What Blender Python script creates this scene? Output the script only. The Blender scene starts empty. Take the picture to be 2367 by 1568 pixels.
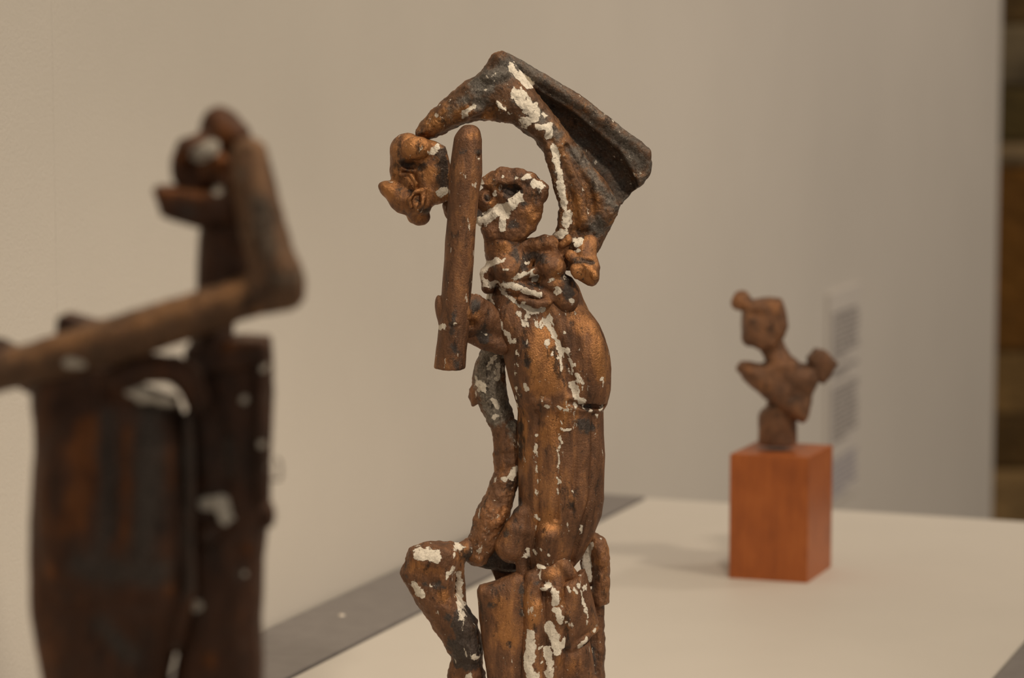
import bpy, math, random
import numpy as np

# ------------------------------------------------------------------ camera, world, lights, exposure
SC = bpy.context.scene
COL = SC.collection
W, H, F = 2367, 1568, 6200.0
PITCH = math.radians(6.3)
CZ = 1.436            # camera height; the plinth top is at 1.0
TOP = 1.0

cam_d = bpy.data.cameras.new('camera')
cam = bpy.data.objects.new('camera', cam_d)
COL.objects.link(cam)
cam_d.sensor_width = 23.6
cam_d.lens = F / W * 23.6
cam.location = (0, 0, CZ)
cam.rotation_euler = (math.pi / 2 - PITCH, 0, 0)
cam_d.clip_start = 0.02
cam_d.dof.use_dof = True
cam_d.dof.focus_distance = 1.485
cam_d.dof.aperture_fstop = cam_d.lens / 12.5      # 12.5 mm wide aperture
cam_d.dof.aperture_blades = 7
SC.camera = cam

SC.view_settings.view_transform = 'Standard'
SC.view_settings.look = 'None'
SC.view_settings.gamma = 1.0
SC.view_settings.exposure = 0.0
SC.view_settings.use_curve_mapping = False
SC.cycles.use_denoising = True
SC.cycles.max_bounces = 6

wd = bpy.data.worlds.new('world')
SC.world = wd
wd.use_nodes = True
bg = wd.node_tree.nodes['Background']
bg.inputs[0].default_value = (1.0, 0.87, 0.73, 1)
bg.inputs[1].default_value = 0.27


def spot(name, loc, target, power, size, color, angle=60, blend=0.8):
    d = bpy.data.lights.new(name, 'SPOT')
    d.energy = power
    d.color = color
    d.shadow_soft_size = size
    d.spot_size = math.radians(angle)
    d.spot_blend = blend
    o = bpy.data.objects.new(name, d)
    COL.objects.link(o)
    o.location = loc
    v = np.array(target, float) - np.array(loc, float)
    o.rotation_euler = (math.acos(-v[2] / np.linalg.norm(v)), 0, math.atan2(v[1], v[0]) - math.pi / 2)
    return o


# ceiling track spots of the gallery, plus two added fills (middle and far)
spot('track_spot_key', (1.55, 1.00, 3.00), (0.05, 1.75, 1.15), 66, 0.10, (1.0, 0.83, 0.62), 75, 0.9)
spot('added_fill_middle', (0.25, 0.85, 3.10), (0.0, 1.75, 1.1), 52, 0.12, (1.0, 0.84, 0.65), 75, 0.9)  # unseen fill, added to light the left wall
spot('added_fill_far', (2.3, 2.7, 3.10), (0.75, 3.7, 1.3), 116, 0.12, (1.0, 0.84, 0.68), 85, 0.9)  # unseen spot, added to brighten the right end of the wall
spot('track_spot_narrow', (0.80, 0.10, 2.70), (0.02, 1.5, 1.24), 66, 0.06, (1.0, 0.84, 0.66), 22, 1.0)
spot('track_spot_stone', (2.6, 5.0, 3.2), (1.3, 6.6, 1.4), 70, 0.10, (1.0, 0.74, 0.40), 60, 0.9)


# ------------------------------------------------------------------ helpers: tags, meshes, materials
def tag(o, label=None, cat=None, group=None, kind=None):
    for k, v in (('label', label), ('category', cat), ('group', group), ('kind', kind)):
        if v:
            o[k] = v
    return o


def empty(name, loc):
    o = bpy.data.objects.new(name, None)
    o.empty_display_size = 0.02
    COL.objects.link(o)
    o.location = loc
    return o


def mesh_obj(name, verts, faces, m, parent=None, smooth=False, loc=(0, 0, 0), rz=0.0):
    me = bpy.data.meshes.new(name)
    me.from_pydata([tuple(map(float, v)) for v in verts], [], [tuple(map(int, f)) for f in faces])
    me.update()
    if smooth:
        me.polygons.foreach_set('use_smooth', [True] * len(me.polygons))
    o = bpy.data.objects.new(name, me)
    COL.objects.link(o)
    me.materials.append(m)
    o.location = loc
    o.rotation_euler = (0, 0, rz)
    if parent:
        o.parent = parent
    return o


def prism(poly, z0, z1, bev=0.0):
    """vertical prism over a counter-clockwise xy polygon, its top edge chamfered"""
    p = np.array(poly, float)
    n = len(p)
    c = p.mean(0)
    if bev > 0:
        q = []
        for i in range(n):
            a, b, d = p[i - 1], p[i], p[(i + 1) % n]
            e1 = (a - b) / np.linalg.norm(a - b)
            e2 = (d - b) / np.linalg.norm(d - b)
            s = max(abs(e1[0] * e2[1] - e1[1] * e2[0]), 0.2)
            q.append(b + (e1 + e2) * bev / s)
        q = np.array(q)
        rings = [(p, z0), (p, z1 - bev), (q, z1)]
    else:
        rings = [(p, z0), (p, z1)]
    V, Fc = [], []
    for r, z in rings:
        V += [(a[0], a[1], z) for a in r]
    for k in range(len(rings) - 1):
        for i in range(n):
            j = (i + 1) % n
            Fc.append((k * n + i, k * n + j, (k + 1) * n + j, (k + 1) * n + i))
    Fc.append(tuple(range(n - 1, -1, -1)))
    Fc.append(tuple((len(rings) - 1) * n + i for i in range(n)))
    return V, Fc


class NT:
    def __init__(self, name):
        self.m = bpy.data.materials.new(name)
        self.m.use_nodes = True
        self.t = self.m.node_tree
        self.b = self.t.nodes['Principled BSDF']

    def n(self, typ, **kw):
        nd = self.t.nodes.new(typ)
        for k, v in kw.items():
            if k.startswith('i_'):
                nd.inputs[k[2:].replace('_', ' ')].default_value = v
            else:
                setattr(nd, k, v)
        return nd

    def l(self, a, b):
        self.t.links.new(a, b)

    def math(self, op, a, b=None, c=None, clamp=False):
        nd = self.n('ShaderNodeMath', operation=op)
        nd.use_clamp = clamp
        for i, v in enumerate((a, b, c)):
            if v is None:
                continue
            if isinstance(v, (int, float)):
                nd.inputs[i].default_value = v
            else:
                self.l(v, nd.inputs[i])
        return nd.outputs[0]

    def noise(self, vec, scale, detail=4, rough=0.6, dist=0.0):
        nd = self.n('ShaderNodeTexNoise')
        nd.inputs['Scale'].default_value = scale
        nd.inputs['Detail'].default_value = detail
        nd.inputs['Roughness'].default_value = rough
        nd.inputs['Distortion'].default_value = dist
        self.l(vec, nd.inputs['Vector'])
        return nd.outputs['Fac']

    def ramp(self, fac, stops):
        nd = self.n('ShaderNodeValToRGB')
        e = nd.color_ramp.elements
        while len(e) > 1:
            e.remove(e[-1])
        for i, (p, c) in enumerate(stops):
            el = e[0] if i == 0 else e.new(p)
            el.position = p
            el.color = (c[0], c[1], c[2], 1)
        self.l(fac, nd.inputs[0])
        return nd.outputs[0]

    def mix(self, fac, a, b):
        nd = self.n('ShaderNodeMix', data_type='RGBA')
        for s, v in ((0, fac), (6, a), (7, b)):
            if isinstance(v, (int, float)):
                nd.inputs[s].default_value = v
            elif isinstance(v, tuple):
                nd.inputs[s].default_value = (v[0], v[1], v[2], 1)
            else:
                self.l(v, nd.inputs[s])
        return nd.outputs[2]

    def step(self, v, lo, hi):
        nd = self.n('ShaderNodeMapRange', interpolation_type='SMOOTHSTEP')
        self.l(v, nd.inputs[0])
        nd.inputs[1].default_value = lo
        nd.inputs[2].default_value = hi
        return nd.outputs[0]

    def bump(self, h, strength, dist):
        nd = self.n('ShaderNodeBump')
        nd.inputs['Strength'].default_value = strength
        nd.inputs['Distance'].default_value = dist
        self.l(h, nd.inputs['Height'])
        self.l(nd.outputs[0], self.b.inputs['Normal'])
        return nd


def plain(name, col, rough=0.6, metal=0.0, grain=0.0, scale=40, bump=0.0, bscale=400, bdist=0.0005):
    k = NT(name)
    tc = k.n('ShaderNodeTexCoord').outputs['Object']
    k.b.inputs['Roughness'].default_value = rough
    k.b.inputs['Metallic'].default_value = metal
    if grain:
        f = k.noise(tc, scale, 5)
        c = k.ramp(f, [(0.3, [v * (1 - grain) for v in col]), (0.7, [min(1, v * (1 + grain)) for v in col])])
        k.l(c, k.b.inputs['Base Color'])
    else:
        k.b.inputs['Base Color'].default_value = (*col, 1)
    if bump:
        k.bump(k.noise(tc, bscale, 3), bump, bdist)
    return k.m


def copper_mat(name, unit, dark, mid, bright, grey=(0.050, 0.046, 0.043), speck=0.66, streak=0.35, tone=0.0, plaster_col=(0.84, 0.77, 0.65), gs=(-4, 7), metal=0.30):
    """weathered copper: brown to orange metal, grey patina that also carries painted shade, dark specks, scraps of white plaster"""
    k = NT(name)
    tc = k.n('ShaderNodeTexCoord').outputs['Object']
    mp = k.n('ShaderNodeMapping')
    mp.inputs['Scale'].default_value = (1, 1, streak)
    k.l(tc, mp.inputs['Vector'])
    st = mp.outputs[0]
    u = 1.0 / unit
    big = k.noise(st, 0.012 * u, 3, 0.55)
    med = k.noise(st, 0.05 * u, 5, 0.65, 0.4)
    fine = k.noise(tc, 0.22 * u, 4, 0.7)
    v = k.math('ADD', k.math('MULTIPLY', big, 0.50), k.math('MULTIPLY', med, 0.42))
    v = k.math('ADD', v, k.math('MULTIPLY', fine, 0.16))
    at = k.n('ShaderNodeAttribute', attribute_name='polish').outputs['Fac']
    pol = k.step(k.math('ADD', at, k.math('MULTIPLY', k.math('SUBTRACT', med, 0.5), 30)), -18, 16)
    v = k.math('ADD', v, k.math('MULTIPLY', pol, 0.13))
    v = k.math('ADD', v, tone)
    c = k.ramp(v, [(0.36, dark), (0.47, [a * 0.45 + b * 0.55 for a, b in zip(dark, mid)]), (0.56, mid), (0.70, bright)])
    # grey patina; strokes in hollows and under the hip paint shade
    ag = k.n('ShaderNodeAttribute', attribute_name='grey').outputs['Fac']
    gn = k.noise(tc, 0.035 * u, 5, 0.7, 0.3)
    g = k.step(k.math('ADD', ag, k.math('MULTIPLY', k.math('SUBTRACT', gn, 0.5), 60)), gs[0], gs[1])
    gcol = k.ramp(fine, [(0.3, [a * 0.4 for a in grey]), (0.55, grey), (0.75, [a * 2.4 for a in grey])])
    c = k.mix(k.math('MULTIPLY', g, 0.85), c, gcol)
    # dark specks
    sp = k.math('MAXIMUM', k.step(k.noise(tc, 0.09 * u, 4, 0.75), 0.60, 0.70), k.step(k.noise(st, 0.03 * u, 5, 0.72), 0.545, 0.68))
    c = k.mix(k.math('MULTIPLY', sp, 0.82), c, (0.022, 0.014, 0.010))
    # plaster scraps
    ap = k.n('ShaderNodeAttribute', attribute_name='plaster').outputs['Fac']
    pn = k.noise(tc, 0.06 * u, 5, 0.62)
    p = k.math('ADD', ap, k.math('MULTIPLY', k.math('SUBTRACT', pn, 0.5), 26))
    p = k.step(p, -0.6, 1.2)
    holes = k.step(k.noise(tc, 0.10 * u, 4, 0.7), 0.62, 0.68)
    p = k.math('MULTIPLY', p, k.math('SUBTRACT', 1.0, k.math('MULTIPLY', holes, 0.8)))
    s2 = k.step(k.noise(st, 0.055 * u, 4, 0.6), speck, speck + 0.02)
    s3 = k.step(k.noise(tc, 0.13 * u, 3, 0.6), speck + 0.05, speck + 0.07)
    p = k.math('MAXIMUM', p, k.math('MULTIPLY', k.math('MAXIMUM', s2, s3), 0.7))
    pc = k.ramp(fine, [(0.25, [a * 0.72 for a in plaster_col]), (0.6, plaster_col)])
    c = k.mix(p, c, pc)
    k.l(c, k.b.inputs['Base Color'])
    inv = k.math('SUBTRACT', 1.0, p)
    k.l(k.math('MULTIPLY', inv, k.math('ADD', k.math('MULTIPLY', pol, 0.40), metal)), k.b.inputs['Metallic'])
    r = k.math('ADD', 0.36, k.math('MULTIPLY', fine, 0.26))
    r = k.math('SUBTRACT', r, k.math('MULTIPLY', pol, 0.16))
    r = k.math('ADD', r, k.math('MULTIPLY', p, 0.4), clamp=True)
    k.l(r, k.b.inputs['Roughness'])
    h = k.math('ADD', k.math('MULTIPLY', med, 0.7), k.math('MULTIPLY', fine, 0.35))
    h = k.math('ADD', h, k.math('MULTIPLY', p, 0.35))
    k.bump(h, 0.75, unit * 8)
    return k.m


# ------------------------------------------------------------------ pixel rays: where a sight line meets a plane of the place
def ray(px, py):
    x = (px - W / 2) / F
    y = -(py - H / 2) / F
    c, s = math.cos(PITCH), math.sin(PITCH)
    return np.array([x, c + y * s, -s + y * c])


def on_plane_y(px, py, Y):
    r = ray(px, py)
    t = Y / r[1]
    return np.array([r[0] * t, Y, CZ + r[2] * t])


def on_top(px, py, z=TOP):
    r = ray(px, py)
    t = (z - CZ) / r[2]
    return np.array([r[0] * t, r[1] * t, z])


# ------------------------------------------------------------------ solid modelling on a grid (smooth unions of primitives, then a surface)
def hash3(i, j, k, seed):
    h = (i * 374761393 + j * 668265263 + k * 2147483647 + seed * 974711) & 0xFFFFFFFF
    h = ((h ^ (h >> 13)) * 1274126177) & 0xFFFFFFFF
    return ((h ^ (h >> 16)) & 0xFFFF).astype(np.float32) / 65535.0


def vnoise(P, seed=0):
    i = np.floor(P).astype(np.int64)
    f = (P - i).astype(np.float32)
    f = f * f * (3 - 2 * f)
    r = 0
    for dx in (0, 1):
        wx = f[:, 0] if dx else 1 - f[:, 0]
        for dy in (0, 1):
            wy = f[:, 1] if dy else 1 - f[:, 1]
            for dz in (0, 1):
                wz = f[:, 2] if dz else 1 - f[:, 2]
                r = r + wx * wy * wz * hash3(i[:, 0] + dx, i[:, 1] + dy, i[:, 2] + dz, seed)
    return r - 0.5


def surface_net(f, org, h):
    s = f < 0
    nx, ny, nz = f.shape
    c = s[:-1, :-1, :-1].astype(np.int8)
    for a, b, d in ((1, 0, 0), (0, 1, 0), (0, 0, 1), (1, 1, 0), (1, 0, 1), (0, 1, 1), (1, 1, 1)):
        c += s[a:nx - 1 + a, b:ny - 1 + b, d:nz - 1 + d]
    ci, cj, ck = np.nonzero((c > 0) & (c < 8))
    idx = np.full(c.shape, -1, np.int64)
    idx[ci, cj, ck] = np.arange(len(ci))
    acc = np.zeros((len(ci), 3))
    cnt = np.zeros(len(ci))
    for ax in range(3):
        o1, o2 = [a for a in range(3) if a != ax]
        for u in (0, 1):
            for w in (0, 1):
                off = [0, 0, 0]
                off[o1], off[o2] = u, w
                a = f[ci + off[0], cj + off[1], ck + off[2]]
                off2 = list(off)
                off2[ax] = 1
                b = f[ci + off2[0], cj + off2[1], ck + off2[2]]
                m = (a < 0) != (b < 0)
                t = np.where(m, a / np.where(m, a - b, 1), 0)
                p = np.zeros((len(ci), 3))
                p[:, ax] = t
                p[:, o1], p[:, o2] = u, w
                acc[m] += p[m]
                cnt += m
    V = np.stack([ci, cj, ck], 1) + acc / cnt[:, None]
    V = V * h + org
    Q = []
    for ax in range(3):
        o1, o2 = (ax + 1) % 3, (ax + 2) % 3
        sl0 = [slice(None)] * 3
        sl1 = [slice(None)] * 3
        sl0[ax], sl1[ax] = slice(0, -1), slice(1, None)
        a, b = s[tuple(sl0)], s[tuple(sl1)]
        E = np.stack(np.nonzero(a != b), 1)
        E = E[(E[:, o1] > 0) & (E[:, o2] > 0) & (E[:, o1] < f.shape[o1] - 1) & (E[:, o2] < f.shape[o2] - 1)]
        ins = a[E[:, 0], E[:, 1], E[:, 2]]
        q = []
        for u, w in ((1, 1), (0, 1), (0, 0), (1, 0)):
            e = E.copy()
            e[:, o1] -= u
            e[:, o2] -= w
            q.append(idx[e[:, 0], e[:, 1], e[:, 2]])
        q = np.stack(q, 1)
        q[~ins] = q[~ins][:, ::-1]
        Q.append(q)
    Q = np.concatenate(Q)
    return V, Q[(Q >= 0).all(1)]


class Statue:
    """works in millimetres about the statue's base; pixel-measured control points, depths and radii in its own units"""

    def __init__(self, Y, base_px, dist):
        self.Y = Y
        self.u = dist / F * 1000                       # mm per unit
        self.base = np.array([on_plane_y(base_px, 800, Y)[0], Y, TOP])

    def pt(self, px, py, d=0.0):
        return (on_plane_y(px, py, self.Y + d * self.u / 1000) - self.base) * 1000

    # primitives: (function, low corner, high corner)
    def chain(self, pts, fy=1.0):
        A = [self.pt(*p[:3]) for p in pts]
        R = [p[3] * self.u for p in pts]
        y0 = np.mean([a[1] for a in A])
        B = [np.array([a[0], y0 + (a[1] - y0) / fy, a[2]]) for a in A]
        rm = max(R) * max(1, fy)
        lo = np.min(A, 0) - rm
        hi = np.max(A, 0) + rm

        def fn(X, Y, Z):
            Y = y0 + (Y - y0) / fy
            out = None
            if len(B) == 1:
                return (np.sqrt((X - B[0][0]) ** 2 + (Y - B[0][1]) ** 2 + (Z - B[0][2]) ** 2) - R[0]) * min(1, fy)
            for a, b, ra, rb in zip(B[:-1], B[1:], R[:-1], R[1:]):
                v = b - a
                L = max(float(v @ v), 1e-9)
                t = np.clip(((X - a[0]) * v[0] + (Y - a[1]) * v[1] + (Z - a[2]) * v[2]) / L, 0, 1)
                d = np.sqrt((X - a[0] - t * v[0]) ** 2 + (Y - a[1] - t * v[1]) ** 2 + (Z - a[2] - t * v[2]) ** 2) - (ra + (rb - ra) * t)
                out = d if out is None else np.minimum(out, d)
            return out * min(1, fy)
        return fn, lo, hi

    def ell(self, px, py, d, rx, rz, ry=None, rot=0):
        c = self.pt(px, py, d)
        r = np.array([rx, ry if ry else (rx + rz) / 2, rz]) * self.u
        ca, sa = math.cos(math.radians(rot)), math.sin(math.radians(rot))
        m = max(r)

        def fn(X, Y, Z):
            x, y, z = X - c[0], Y - c[1], Z - c[2]
            x, z = x * ca + z * sa, -x * sa + z * ca
            k0 = np.sqrt((x / r[0]) ** 2 + (y / r[1]) ** 2 + (z / r[2]) ** 2)
            k1 = np.sqrt((x / r[0] ** 2) ** 2 + (y / r[1] ** 2) ** 2 + (z / r[2] ** 2) ** 2) + 1e-6
            return k0 * (k0 - 1) / k1
        return fn, c - m, c + m

    def loft(self, rows, pw=2.0, d=0.0):
        """rows: (py, left, right, front depth, back depth)"""
        T = []
        for py, xl, xr, f, b in rows:
            l, r = self.pt(xl, py, d), self.pt(xr, py, d)
            T.append((l[2], l[0], r[0], self.pt(xl, py, d)[1] + f * self.u, self.pt(xl, py, d)[1] + b * self.u))
        T = np.array(sorted(T))
        z = T[:, 0]
        lo = np.array([T[:, 1].min(), T[:, 3].min(), z[0]])
        hi = np.array([T[:, 2].max(), T[:, 4].max(), z[-1]])

        def fn(X, Y, Z):
            g = [np.interp(Z, z, T[:, i]) for i in range(1, 5)]
            a, b = (g[1] - g[0]) / 2, (g[3] - g[2]) / 2
            xc, yc = (g[1] + g[0]) / 2, (g[3] + g[2]) / 2
            k = (np.abs((X - xc) / a) ** pw + np.abs((Y - yc) / b) ** pw) ** (1 / pw)
            side = (k - 1) * np.minimum(a, b)
            cap = np.maximum(z[0] - Z, Z - z[-1])
            return np.maximum(side, cap)
        return fn, lo, hi

    def poly(self, pts, d, half, rnd=4, bulge=0.0, bw=30.0, sx=0.0, sy=0.0, ref=None):
        """prism over a pixel outline; sx, sy slant its depth per unit across and down; bulge swells its middle"""
        P = np.array([self.pt(x, y, d) for x, y in pts])
        q = P[:, (0, 2)]
        u = self.u
        y0 = P[0, 1]
        cref = np.mean(q, 0) if ref is None else self.pt(ref[0], ref[1], d)[[0, 2]]
        ext = np.abs(q - cref).max(0)
        m = (half + bulge) * u + abs(sx) * ext[0] + abs(sy) * ext[1]
        lo = np.array([q[:, 0].min(), y0 - m, q[:, 1].min()])
        hi = np.array([q[:, 0].max(), y0 + m, q[:, 1].max()])

        def fn(X, Y, Z):
            x, zz = X[:, :1, :], Z[:1, :1, :]
            x, zz = np.broadcast_arrays(X[:, :1, :1] + 0 * zz, zz + 0 * X[:, :1, :1])
            dd = np.full(x.shape, 1e9)
            sg = np.ones(x.shape)
            n = len(q)
            for i in range(n):
                a, b = q[i], q[i - 1]
                e = b - a
                wx, wz = x - a[0], zz - a[1]
                t = np.clip((wx * e[0] + wz * e[1]) / (e @ e), 0, 1)
                dd = np.minimum(dd, (wx - e[0] * t) ** 2 + (wz - e[1] * t) ** 2)
                c1, c2, c3 = zz >= a[1], zz < b[1], e[0] * wz > e[1] * wx
                fl = (c1 & c2 & c3) | (~c1 & ~c2 & ~c3)
                sg = np.where(fl, -sg, sg)
            d2 = sg * np.sqrt(dd)
            yc = y0 + sx * (x - cref[0]) - sy * (zz - cref[1])
            hh = half * u
            if bulge:
                t = np.clip(-d2 / (bw * u), 0, 1)
                hh = hh + bulge * u * np.sqrt(1 - (1 - t) ** 2)
            r = rnd * u
            qa = d2 + r
            qb = np.abs(Y - yc) - (hh - r)
            return np.minimum(np.maximum(qa, qb), 0) + np.sqrt(np.maximum(qa, 0) ** 2 + np.maximum(qb, 0) ** 2) - r
        return fn, lo, hi


def build_part(S, name, ops, mat, parent, h=0.50, seed=0, disp=(0.5, 0.25, 0.10), streak=1.0,
               plaster=(), grey=(), polish=(), base=(-30, -14, -30), pd=-40, smooth=1, front_only=True):
    """ops: (sign, primitive, blend in units)"""
    u = S.u
    lo = np.min([p[1] for s, p, k in ops if s > 0], 0) - 3 * h - 1.5
    hi = np.max([p[2] for s, p, k in ops if s > 0], 0) + 3 * h + 1.5
    ax = [np.arange(lo[i], hi[i] + h, h) for i in range(3)]
    f = np.full([len(a) for a in ax], 12.0, np.float32)
    for sg, (fn, l, hh), k in ops:
        kk = k * u
        m = kk + 4 * h
        sl = []
        for i in range(3):
            a = int(np.searchsorted(ax[i], l[i] - m))
            b = int(np.searchsorted(ax[i], hh[i] + m))
            sl.append(slice(a, b))
        if any(s.stop - s.start < 1 for s in sl):
            continue
        g = fn(ax[0][sl[0]][:, None, None], ax[1][sl[1]][None, :, None], ax[2][sl[2]][None, None, :])
        w = f[tuple(sl)]
        g = np.broadcast_to(g, w.shape)
        if sg > 0:
            t = np.maximum(kk - np.abs(w - g), 0) / max(kk, 1e-6)
            f[tuple(sl)] = np.minimum(w, g) - t * t * kk / 4
        else:
            g = -g
            t = np.maximum(kk - np.abs(w - g), 0) / max(kk, 1e-6)
            f[tuple(sl)] = np.maximum(w, g) + t * t * kk / 4
    V, Q = surface_net(f, lo, h)
    # relax, then roughen along the normals
    E = np.concatenate([Q[:, (0, 1)], Q[:, (1, 2)], Q[:, (2, 3)], Q[:, (3, 0)]])
    for _ in range(smooth):
        acc = np.zeros_like(V)
        cnt = np.zeros(len(V))
        for c in range(3):
            acc[:, c] = np.bincount(E[:, 0], V[E[:, 1], c], len(V)) + np.bincount(E[:, 1], V[E[:, 0], c], len(V))
        cnt = np.bincount(E[:, 0], minlength=len(V)) + np.bincount(E[:, 1], minlength=len(V))
        V = V * 0.5 + 0.5 * acc / np.maximum(cnt, 1)[:, None]
    n = np.cross(V[Q[:, 2]] - V[Q[:, 0]], V[Q[:, 3]] - V[Q[:, 1]])
    N = np.zeros_like(V)
    for c in range(3):
        N[:, c] = sum(np.bincount(Q[:, j], n[:, c], len(V)) for j in range(4))
    N /= np.linalg.norm(N, axis=1)[:, None] + 1e-9
    Pn = V * np.array([1, 1, streak]) / u
    D = disp[0] * vnoise(Pn / 42, seed) + disp[1] * vnoise(Pn / 15, seed + 1) + disp[2] * vnoise(Pn / 6, seed + 2)
    V = V + N * (D * 2 * u * 4)[:, None]
    # surface marks: distance inside each stroke, on the side that carries it
    xz = V[:, (0, 2)] / u
    wob = np.stack([vnoise(V / u / 9, seed + 5), vnoise(V / u / 9, seed + 6)], 1) * 7
    att = {}
    for key, strokes, b0 in (('plaster', plaster, base[0]), ('grey', grey, base[1]), ('polish', polish, base[2])):
        val = np.full(len(V), float(b0))
        for pts, r in strokes:
            A = [S.pt(p[0], p[1], pd)[[0, 2]] / u for p in pts]
            if len(A) == 1:
                A = A * 2
            for a, b in zip(A[:-1], A[1:]):
                e = b - a
                L = max(float(e @ e), 1e-9)
                w = xz + wob - a
                t = np.clip((w @ e) / L, 0, 1)
                dist = np.linalg.norm(w - t[:, None] * e, axis=1)
                vv = r - dist
                if front_only:
                    vv = np.where(N[:, 1] < 0.35, vv, -30)
                val = np.maximum(val, vv)
        att[key] = np.clip(val, -30, 40).astype(np.float32)
    me = bpy.data.meshes.new(name)
    V = (V / 1000).astype(np.float32)
    me.vertices.add(len(V))
    me.vertices.foreach_set('co', V.ravel())
    me.loops.add(len(Q) * 4)
    me.loops.foreach_set('vertex_index', Q.astype(np.int32).ravel())
    me.polygons.add(len(Q))
    me.polygons.foreach_set('loop_start', np.arange(0, len(Q) * 4, 4, dtype=np.int32))
    me.update(calc_edges=True)
    me.polygons.foreach_set('use_smooth', np.ones(len(Q), bool))
    for k, v in att.items():
        me.attributes.new(k, 'FLOAT', 'POINT').data.foreach_set('value', v)
    me.materials.append(mat)
    o = bpy.data.objects.new(name, me)
    COL.objects.link(o)
    o.parent = parent
    return o


# ------------------------------------------------------------------ the setting
M_wall = plain('wall_paint', (0.66, 0.62, 0.56), 0.85, grain=0.03, scale=3, bump=0.35, bscale=420, bdist=0.0012)
M_top = plain('plinth_white', (0.66, 0.62, 0.56), 0.55, grain=0.02, scale=8)
M_strip = plain('grey_metal', (0.27, 0.25, 0.243), 0.5, 0.35, grain=0.08, scale=60)
M_floor = plain('floor_concrete', (0.25, 0.22, 0.19), 0.6, grain=0.15, scale=6)
M_screw = plain('screw_steel', (0.78, 0.71, 0.62), 0.35, 0.3)

inner_a, inner_b = on_top(665, 1568), on_top(1490, 1151)
ax_v = (inner_b - inner_a)[:2]
ax_v = ax_v / np.linalg.norm(ax_v)                     # along the wall, away from the camera
nr_v = np.array([ax_v[1], -ax_v[0]])                   # from the wall towards the room
outer_a = on_top(600, 1462)
strip_w = float((inner_a - outer_a)[:2] @ nr_v)
right_a = on_top(2367, 1492)
plinth_w = float((right_a - outer_a)[:2] @ nr_v)
ang = math.atan2(ax_v[1], ax_v[0])
far_a = on_top(1490, 1151)
O = outer_a[:2]


def wl(a, n):
    """point from distance along the wall (a, from the wall point beside the strip) and out from it (n)"""
    return O + ax_v * a + nr_v * n


a_far = float((far_a[:2] - O) @ ax_v)
far_r = on_top(2367, 1206)
print('strip', strip_w, 'plinth', plinth_w, 'far', a_far, float((far_r[:2] - O) @ ax_v), float((far_r[:2] - O) @ nr_v))


def wall_pt(px, py, n=0.0):
    r = ray(px, py)
    o2 = O + nr_v * n
    t = float((o2 @ nr_v) / (r[:2] @ nr_v))
    return np.array([r[0] * t, r[1] * t, CZ + r[2] * t])


wall_end = wall_pt(2306, 600)
a_end = float((wall_end[:2] - O) @ ax_v)
a_seam = float((wall_pt(128, 300)[:2] - O) @ ax_v)
wall = empty('wall_left', (0, 0, 0))
tag(wall, 'pale plastered gallery wall behind the plinth', kind='structure')
for a0, a1 in ((-2.6, a_seam - 0.00006), (a_seam + 0.00006, a_end)):
    V, Fc = prism([wl(a0, -0.012), wl(a0, -0.0012), wl(a1, -0.0012), wl(a1, -0.012)][::-1], 0, 3.4)
    mesh_obj('plaster_panel', V, Fc, M_wall, wall)
V, Fc = prism([wl(-2.6, -0.16), wl(-2.6, -0.0125), wl(a_end, -0.0125), wl(a_end, -0.16)][::-1], 0, 3.4)
mesh_obj('wall_core', V, Fc, M_wall, wall)

fl = mesh_obj('floor', *prism([(-4, -3), (6, -3), (6, 9), (-4, 9)], -0.1, 0), M_floor)
tag(fl, 'grey floor of the gallery', kind='structure')

# far rough stone wall seen past the end of the plaster wall
far = empty('wall_back', (0, 0, 0))
tag(far, 'dim stone wall beyond the end of the plaster wall', kind='structure')
FY = 6.6
rng = random.Random(4)
bands = [(-260, -60), (-60, 55), (55, 200), (200, 330), (330, 385), (385, 815), (815, 965), (965, 1085), (1085, 1290), (1290, 1500), (1500, 1800), (1800, 2350)]
cols = [(0.10, 0.06, 0.02), (0.11, 0.065, 0.02), (0.17, 0.135, 0.085), (0.10, 0.07, 0.02), (0.26, 0.19, 0.11), (0.17, 0.072, 0.006),
        (0.19, 0.115, 0.040), (0.11, 0.060, 0.014), (0.27, 0.175, 0.075), (0.2, 0.12, 0.05), (0.15, 0.09, 0.04), (0.2, 0.13, 0.06)]
mortar = plain('lime_mortar', (0.22, 0.14, 0.06), 0.9, grain=0.2, scale=20)
V, Fc = prism([(-0.6, FY + 0.012), (3.6, FY + 0.012), (3.6, FY + 0.3), (-0.6, FY + 0.3)], 0, 3.4)
mesh_obj('mortar_bed', V, Fc, mortar, far)
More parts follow.
